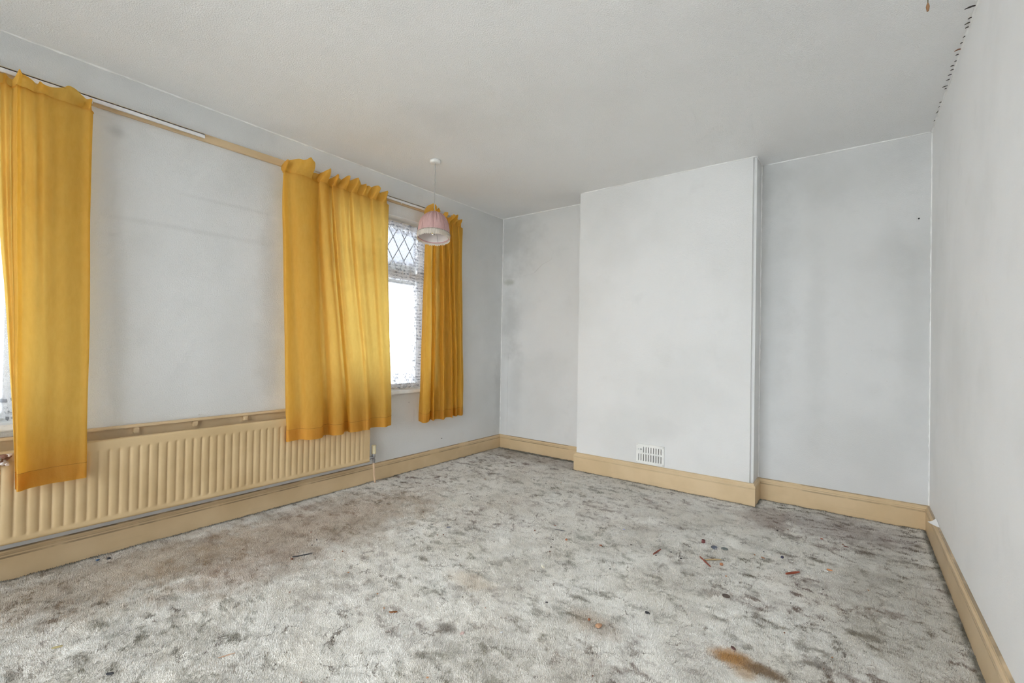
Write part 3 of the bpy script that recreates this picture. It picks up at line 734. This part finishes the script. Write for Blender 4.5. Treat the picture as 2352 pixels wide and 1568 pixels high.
# fringe band: a gathered strip plus threads
bm = bmesh.new(); n = 240; ra = .1205; rings = []
for (z, f) in ((.020, .0), (.022, .5), (.012, .6), (.002, .4), (-.012, .3), (-.022, .3)):
    rings.append([bm.verts.new((PX + (ra + .004 * f + .0030 * math.sin(i * 1.9 + z * 90) * (f + .35)) * math.cos(2 * math.pi * i / n), PY + (ra + .004 * f + .0030 * math.sin(i * 1.9 + z * 90) * (f + .35)) * math.sin(2 * math.pi * i / n), Z0 + z + (.0035 * math.sin(i * 1.3) + .002 * math.sin(i * .37) if z < 0 else .0015 * math.sin(i * 1.1)))) for i in range(n)])
for q in range(len(rings) - 1):
    for i in range(n): bm.faces.new((rings[q][i], rings[q][(i + 1) % n], rings[q + 1][(i + 1) % n], rings[q + 1][i]))
part('fringe', bm, M['fringe'], r, True, 'cream ruched fringe round the shade rim')
part('inner_ring', lathe([(.116, .001), (.112, .0), (.110, -.006), (.114, -.008), (.117, -.006)], (PX, PY, Z0), 64), simple('dusky_pink_band', (.62, .36, .36), .7), sh, True, 'dusky pink inner band')
part('lamp_holder', lathe([(0, .05), (.012, .05), (.013, .02), (.018, .016), (.018, -.012), (.015, -.02), (0, -.02)], (PX, PY, 2.03), 24), simple('white_lampholder', (.85, .85, .85), .35), r, True, 'white bulb holder')
bm = bmesh.new()
for k in range(3):
    a = k * 2.09; tube([(PX, PY, 2.09), (PX + .116 * math.cos(a), PY + .116 * math.sin(a), Z0)], .0012, 4, bm)
part('frame_wire', bm, M['chrome'], r)
t = NT('clear_bulb'); g_ = t.n('ShaderNodeBsdfTransparent'); gg = t.n('ShaderNodeBsdfGlossy'); gg.inputs['Roughness'].default_value = .05
fr = t.n('ShaderNodeFresnel'); mx = t.n('ShaderNodeMixShader'); t.l(fr.outputs[0], mx.inputs[0]); t.l(g_.outputs[0], mx.inputs[1]); t.l(gg.outputs[0], mx.inputs[2]); t.l(mx.outputs[0], t.out.inputs[0])
part('bulb', lathe([(.012, 0), (.016, -.015), (.027, -.035), (.029, -.05), (.024, -.066), (.012, -.076), (0, -.078)], (PX, PY, 2.01), 24), t.m, r, True, 'clear glass bulb')

for o_ in [q for q in r.children if q.name.split('.')[0] in ('lamp_shade', 'fringe', 'frame_wire')] + list(sh.children):
    base_ = Vector((PX, PY, H)) + (Vector(sh.location) if o_.parent == sh else Vector())
    o_.data.transform(Matrix.Translation(-Vector((PX, PY, H))) @ TILT @ Matrix.Translation(Vector((PX, PY, H))))
# pull cord in the top right of the view
CX, CY = 3.292, 2.1498
r = empty('pull_cord', (CX, CY, H), 'brown light pull cord hanging near the right wall at the top of the view', 'pull cord')
part('cord', tube([(CX, CY, 2.5), (CX + .001, CY, 2.42), (CX, CY, 2.345)], .0015, 8), simple('dirty_olive_cord', (.22, .17, .09), .8), r, True)
part('acorn', lathe([(0, .017), (.0022, .015), (.0040, .009), (.0052, .003), (.0046, -.003), (.0034, -.009), (.0028, -.013), (0, -.014)], (CX, CY, 2.335), 16), simple('brown_pull_wood', (.33, .17, .08), .6), r, True, 'brown turned acorn end')
part('ceiling_mount', lathe([(0, -.018), (.022, -.018), (.026, -.001), (0, -.001)], (CX, CY, H), 24), M['track'], r, True)

# ------------------------------------------------------------------ air vent on chimney breast
VX0, VX1, VZ0, VZ1 = 1.665, 1.894, .164, .320
r = empty('air_vent', ((VX0 + VX1) / 2, DC, VZ0), 'white plastic hit-and-miss air vent low on the chimney breast', 'vent')
wv_ = VX1 - VX0; hv = VZ1 - VZ0; bm = bmesh.new(); yA, yB = DC - .012, DC - .008
cx = [0, .016, .0245]
slots = []
for k in range(10):
    sx = VX0 + .0175 + k * .0205
    if k >= 2: slots.append((sx, sx + .007, VZ0 + .088, VZ0 + .135))
    slots.append((sx, sx + .007, VZ0 + .020, VZ0 + .075))
slots.append((VX0 + .018, VX0 + .046, VZ0 + .108, VZ0 + .117))
us = sorted({VX0, VX1, *[s[0] for s in slots], *[s[1] for s in slots]}); zs = sorted({VZ0, VZ1, *[s[2] for s in slots], *[s[3] for s in slots]})
for i in range(len(us) - 1):
    for j in range(len(zs) - 1):
        uc, zc = (us[i] + us[i + 1]) / 2, (zs[j] + zs[j + 1]) / 2
        if any(s[0] < uc < s[1] and s[2] < zc < s[3] for s in slots): continue
        bm.faces.new([bm.verts.new((u, yA, z)) for u, z in ((us[i], zs[j]), (us[i + 1], zs[j]), (us[i + 1], zs[j + 1]), (us[i], zs[j + 1]))])
bmesh.ops.remove_doubles(bm, verts=bm.verts, dist=1e-6)
ex = bmesh.ops.extrude_face_region(bm, geom=list(bm.faces))
for v_ in [g for g in ex['geom'] if isinstance(g, bmesh.types.BMVert)]: v_.co.y = yB
box(bm, (VX0, yB, VZ0), (VX0 + .003, DC, VZ1)); box(bm, (VX1 - .003, yB, VZ0), (VX1, DC, VZ1)); box(bm, (VX0, yB, VZ1 - .003), (VX1, DC, VZ1)); box(bm, (VX0, yB, VZ0), (VX1, DC, VZ0 + .003))
bmesh.ops.recalc_face_normals(bm, faces=bm.faces)
vw = simple('white_vent_plastic', (.86, .86, .84), .4)
part('faceplate', bm, vw, r)
bm = bmesh.new()
for k in range(11): box(bm, (VX0 + .0085 + k * .0205, DC - .0065, VZ0 + .012), (VX0 + .0085 + k * .0205 + .0095, DC - .0045, VZ1 - .014))
part('shutter', bm, vw, r)
part('slot_shade_plate', B((VX0 + .004, DC - .003, VZ0 + .004), (VX1 - .004, DC - .001, VZ1 - .004)), simple('painted_slot_shade', (.22, .21, .2), .9), r)  # thin dark plate, paints the shade behind the vent slots
part('slider_knob', B((VX0 + .023, DC - .019, VZ0 + .106), (VX0 + .037, DC - .011, VZ0 + .119), .002), vw, r)
for sx, sz in ((VX0 + .007, VZ0 + .007), (VX1 - .007, VZ0 + .007), (VX0 + .007, VZ1 - .007), (VX1 - .007, VZ1 - .007)):
    part('screw', tube([(sx, DC - .0138, sz), (sx, DC - .0115, sz)], .003, 10), M['chrome'], r)

# nail and pin marks on the walls
def nail(p, nrm, label, s=1.):
    p, nrm = Vector(p), Vector(nrm)
    tag(obj('nail', tube([p, p + nrm * .010 * s, p + nrm * .0105 * s, p + nrm * .0125 * s], [.0014 * s, .0014 * s, .0038 * s, .0036 * s], 8), M['lead']), label, 'nail', 'small nails left in the walls')
nail((3.414, D2, 1.958), (0, -1, 0), 'small dark nail high on the right alcove wall', 1.3)
nail((0, 2.998, .225), (1, 0, 0), 'small dark nail in the window wall above the skirting')
nail((0, 2.60, .60), (1, 0, 0), 'tiny dark pin below the far window sill', .6)

# raised plaster patch in left alcove
def patch(poly, y, name, parent_label):
    bm = bmesh.new(); vs = [bm.verts.new((px + random.uniform(-.006, .006), y + .002, pz + random.uniform(-.006, .006))) for px, pz in poly]
    f = bm.faces.new(vs); ex = bmesh.ops.extrude_face_region(bm, geom=[f])
    for v_ in [g for g in ex['geom'] if isinstance(g, bmesh.types.BMVert)]: v_.co.y = y - .0028
    bmesh.ops.recalc_face_normals(bm, faces=bm.faces)
    return S(obj(name, bm, M['wall_alcove_l']), parent_label, 'patch')
patch([(.055, 1.835), (.16, 1.842), (.27, 1.85), (.42, 1.87), (.52, 1.95), (.63, 1.99), (.66, 2.05), (.60, 2.10), (.52, 2.13), (.42, 2.15), (.33, 2.17), (.24, 2.16), (.20, 2.10), (.12, 2.06), (.09, 2.0), (.06, 1.92)], D1, 'trim_20', 'thin raised patch of lining paper in the left alcove')
S(obj('trim_21', B((.055, D1 - .0025, .135), (.10, D1 + .001, 1.02), .001), M['wall_alcove_l']), 'thin raised strip low in the corner of the left alcove', 'trim')

# paint flake on right skirting
bm = bmesh.new()
for (a, b_, c_) in [((3.440, 3.46, .150), (3.475, 3.40, .150), (3.470, 3.50, .168)), ((3.436, 3.50, .143), (3.462, 3.44, .156), (3.474, 3.53, .150))]:
    f = bm.faces.new([bm.verts.new(q) for q in (a, b_, c_)])
ex = bmesh.ops.extrude_face_region(bm, geom=list(bm.faces))
for v_ in [g for g in ex['geom'] if isinstance(g, bmesh.types.BMVert)]: v_.co.z += .004
tag(obj('paint_flake', bm, M['bead']), 'torn white flake of paint lying on the right skirting by the far corner', 'debris')

# ------------------------------------------------------------------ litter on the carpet
dm = {}
def dmat(col, rough=.7, metal=0.):
    if col not in dm: dm[col] = simple('litter_%d' % len(dm), col, rough, metal, .3, 400, .12)
    return dm[col]
def chip(name, x, y, L, w, ang, col, label, cat='debris', h=.004, n=7, curve=.0, sd=0):
    rd = random.Random(sd + int(x * 999)); bm = bmesh.new(); z = cz(x, y) + .001
    vs = []
    for k in range(n):
        a = 2 * math.pi * k / n; q = Vector((math.cos(a) * L / 2 * rd.uniform(.75, 1.1), math.sin(a) * w / 2 * rd.uniform(.75, 1.1), 0))
        q.z = curve * (q.x / (L / 2)) ** 2 + rd.uniform(0, .001); vs.append(bm.verts.new(q))
    f = bm.faces.new(vs); ex = bmesh.ops.extrude_face_region(bm, geom=[f])
    for v_ in [g for g in ex['geom'] if isinstance(g, bmesh.types.BMVert)]: v_.co.z += h; v_.co.x *= .93; v_.co.y *= .9
    bmesh.ops.recalc_face_normals(bm, faces=bm.faces)
    o = obj(name, bm, dmat(col)); o.location = (x, y, z - .002); o.rotation_euler = (0, 0, ang)
    return tag(o, label, cat)
def stick(name, a, b, r, col, label, cat='stick', bend=.0):
    a = Vector(a + (cz(*a) + r,)); b = Vector(b + (cz(*b) + r,)); s = (b - a).cross(Vector((0, 0, 1))).normalized()
    c = (a + b) / 2; pts = [a, a.lerp(b, .25) + s * bend * .75, c + s * bend, a.lerp(b, .75) + s * bend * .7, b]
    pts = [p - c for p in pts]
    o = obj(name, tube(pts, [r * .75, r, r * 1.05, r * .95, r * .6], 7), dmat(col)); o.location = c; return tag(o, label, cat)
def crumb(name, x, y, r, col, label, cat='crumb', sx=1.3):
    bm = bmesh.new(); bmesh.ops.create_icosphere(bm, subdivisions=2, radius=r); rd = random.Random(int(x * 777))
    o_ = Vector((rd.random() * 9, rd.random() * 9, 0))
    for v_ in bm.verts:
        v_.co *= 1 + .5 * noise.noise(v_.co / r * 1.1 + o_); v_.co.x *= sx; v_.co.z *= .7
    o = obj(name, bm, dmat(col)); o.location = (x, y, cz(x, y) + r * .45); o.rotation_euler = (0, 0, rd.random() * 3); return tag(o, label, cat)
def disc(name, x, y, r, col, label, tilt=0., metal=.3, cat='disc'):
    bm = lathe([(0, 0), (r * .96, 0), (r, .0006), (r, .0022), (r * .96, .0028), (r * .88, .0022), (0, .0022)], (0, 0, 0), 28)
    o = obj(name, bm, dmat(col, .5, metal), smooth=False); o.location = (x, y, cz(x, y) + .001); o.rotation_euler = (tilt, tilt * .6, 0); return tag(o, label, cat)
BR = (.24, .10, .055); RD = (.28, .075, .045); DK = (.045, .045, .05); BL = (.10, .115, .16)
chip('dry_leaf', 1.588, 1.205, .040, .011, .75, (.26, .10, .03), 'curled brown dry leaf on the carpet in the near middle', 'leaf', .003, 9, .004)
chip('pink_chip', 1.90, 1.289, .024, .014, 1.3, (.68, .50, .46), 'pale pink flat chip on the carpet in the near middle', 'debris', .004, 4)
stick('twig', (.800, 1.185), (.835, 1.275), .003, DK, 'thin black twig on the brown carpet near the radiator', 'twig', .004)
crumb('crumb', .815, 1.175, .006, BR, 'dark brown crumb beside the thin black twig')
chip('black_chip', 1.144, 1.968, .032, .010, .7, BL, 'small slate blue chip on the bright carpet near the room centre')
chip('white_chip', 1.861, 1.916, .040, .012, -.5, (.80, .76, .62), 'small cream flake on the carpet at the room centre', 'debris', .003, 6, .006)
chip('brown_chip', 1.975, 2.327, .022, .013, .2, (.40, .17, .09), 'reddish brown chip on the carpet in front of the chimney breast')
stick('wire_piece', (1.66, 2.35), (1.725, 2.37), .0018, DK, 'short black wire piece on pale carpet below the chimney breast left end', 'wire')
chip('brown_chip', 1.63, 2.40, .022, .015, .4, (.42, .26, .20), 'dusty brown chip just behind the short black wire piece')
crumb('crumb', 1.79, 2.265, .006, (.42, .16, .08), 'tiny rust coloured crumb right of the short black wire piece')
stick('wood_stick', (2.245, 2.405), (2.255, 2.49), .0042, RD, 'short upright red brown stick left of the other sticks', 'stick')
chip('bottle_cap', 2.416, 2.735, .020, .018, .4, (.20, .06, .06), 'small dark red stub behind the two grey discs', 'debris', .018, 8)
disc('dark_disc', 2.482, 2.707, .018, BL, 'dark blue grey disc on the carpet, left of a pair', .15)
disc('grey_disc', 2.530, 2.727, .018, (.16, .19, .19), 'grey green disc on the carpet, right of a pair', 0)
stick('wood_stick', (2.450, 2.535), (2.522, 2.455), .0042, RD, 'long red brown stick pointing at the viewer, crossing the tan stick')
stick('wood_stick', (2.480, 2.513), (2.545, 2.575), .0045, (.52, .38, .20), 'tan straw coloured stick beside the red brown stick')
crumb('crumb', 2.558, 2.521, .009, (.45, .20, .10), 'rusty brown lump right of the tan stick')
chip('brown_chip', 2.715, 2.744, .022, .010, -.5, (.36, .16, .07), 'small brown chip left of the dark blue crumb')
crumb('crumb', 2.797, 2.812, .008, (.07, .07, .12), 'dark blue crumb on the carpet in front of the right alcove')
chip('brown_chip', 3.066, 3.20, .026, .014, -.2, (.18, .07, .05), 'dark brown chip nearest the right alcove skirting')
stick('wood_stick', (2.835, 2.610), (2.885, 2.680), .0055, (.34, .075, .035), 'thick bright red brown stick on the right side of the carpet')
chip('orange_chip', 3.003, 2.811, .028, .015, .0, (.60, .25, .10), 'orange chip with a white edge right of the thick red stick')
chip('white_chip', 2.990, 2.792, .024, .007, .0, (.85, .83, .8), 'sliver of white against the orange chip')
disc('coin', 2.646, 2.208, .0165, (.16, .12, .10), 'dark copper coin lying alone on the carpet', 0, .5, 'coin')
chip('brown_chip', 2.746, 1.846, .026, .013, -.6, (.13, .06, .055), 'dark maroon chip just behind the rusty carpet stain')
crumb('crumb', 2.415, 1.862, .007, DK, 'black crumb on the pale carpet between the coin and brown patch')
chip('black_chip', 1.137, .405, .026, .010, .9, DK, 'black chip on the carpet at the bottom left')
chip('straw_piece', .822, .322, .036, .008, 1.2, (.62, .52, .25), 'yellowish straw piece on the carpet at the bottom left', 'straw')
crumb('blue_crumb', .085, .566, .007, (.08, .16, .30), 'tiny blue crumb against the skirting under the radiator')
crumb('crumb', .108, .603, .008, DK, 'black crumb against the skirting under the radiator')
stick('twig', (1.33, .655), (1.355, .70), .0015, (.55, .33, .2), 'hair-thin pale brown twig on the lower left carpet', 'twig')
stick('curled_twig', (1.665, .775), (1.73, .82), .0018, (.34, .14, .09), 'curled red brown twig at the bottom edge of the view', 'twig', .02)
crumb('crumb', 2.296, 1.651, .011, (.46, .26, .15), 'largest tan lump, lying on the brown patch of carpet')
crumb('crumb', 2.245, 1.67, .006, (.4, .15, .07), 'small reddish crumb left of the largest tan lump')
chip('red_chip', 2.95, 3.24, .02, .010, .3, (.45, .12, .07), 'small red chip in front of the right alcove')
crumb('white_crumb', 2.02, 1.38, .004, (.85, .85, .85), 'tiny white crumb right of the pale pink chip')
chip('lilac_chip', 1.985, 2.62, .014, .008, .3, (.50, .50, .80), 'tiny lilac chip before the chimney breast')
rd = random.Random(21)
for k in range(70):
    x = rd.uniform(.5, 3.2); y = rd.uniform(.9, 3.3)
    if (x - 3.1) ** 2 + y ** 2 < .8: continue
    o = crumb('speck', x, y, rd.uniform(.0022, .0042), rd.choice([DK, BR, (.5, .25, .12), (.08, .07, .05)]), 'tiny dark speck of dirt scattered on the carpet', 'speck')
    o['group'] = 'tiny specks of dirt scattered on the carpet'

# ------------------------------------------------------------------ outside
gd = obj('ground', B((-40, -40, -.75), (40, 40, -.6)), simple('pale_paving', (.72, .72, .70), .9)); tag(gd, 'pale ground outside the windows', 'ground', None, 'structure')
gh = empty('house', (-5.5, 5, -.6), 'white rendered neighbouring house with a dark ledge and an added grey upper storey, dimly seen through the far net curtain', 'house')
part('wall', B((-9, -7, -.6), (-5.0, 17, 2.45)), simple('white_render', (.62, .64, .70), .9), gh)
part('ledge', B((-9, -7.1, 2.45), (-4.9, 17.1, 2.86)), simple('dark_ledge', (.05, .055, .05), .8), gh)
part('added_upper_wall', B((-9, -7, 2.86), (-5.05, 17, 4.3)), simple('grey_render', (.20, .215, .25), .9), gh)  # added storey, shuts out the bright sky behind the lead lattice
bm = bmesh.new()
vs = [bm.verts.new(q) for q in ((-4.7, -7.3, 4.3), (-4.7, 17.3, 4.3), (-7, 17.3, 5.1), (-7, -7.3, 5.1), (-9.3, -7.3, 4.3), (-9.3, 17.3, 4.3))]
for q in ((0, 1, 2, 3), (3, 2, 5, 4), (0, 3, 4), (1, 5, 2), (0, 4, 5, 1)): bm.faces.new([vs[i] for i in q])
part('roof', bm, simple('grey_tile', (.2, .2, .21), .8), gh)
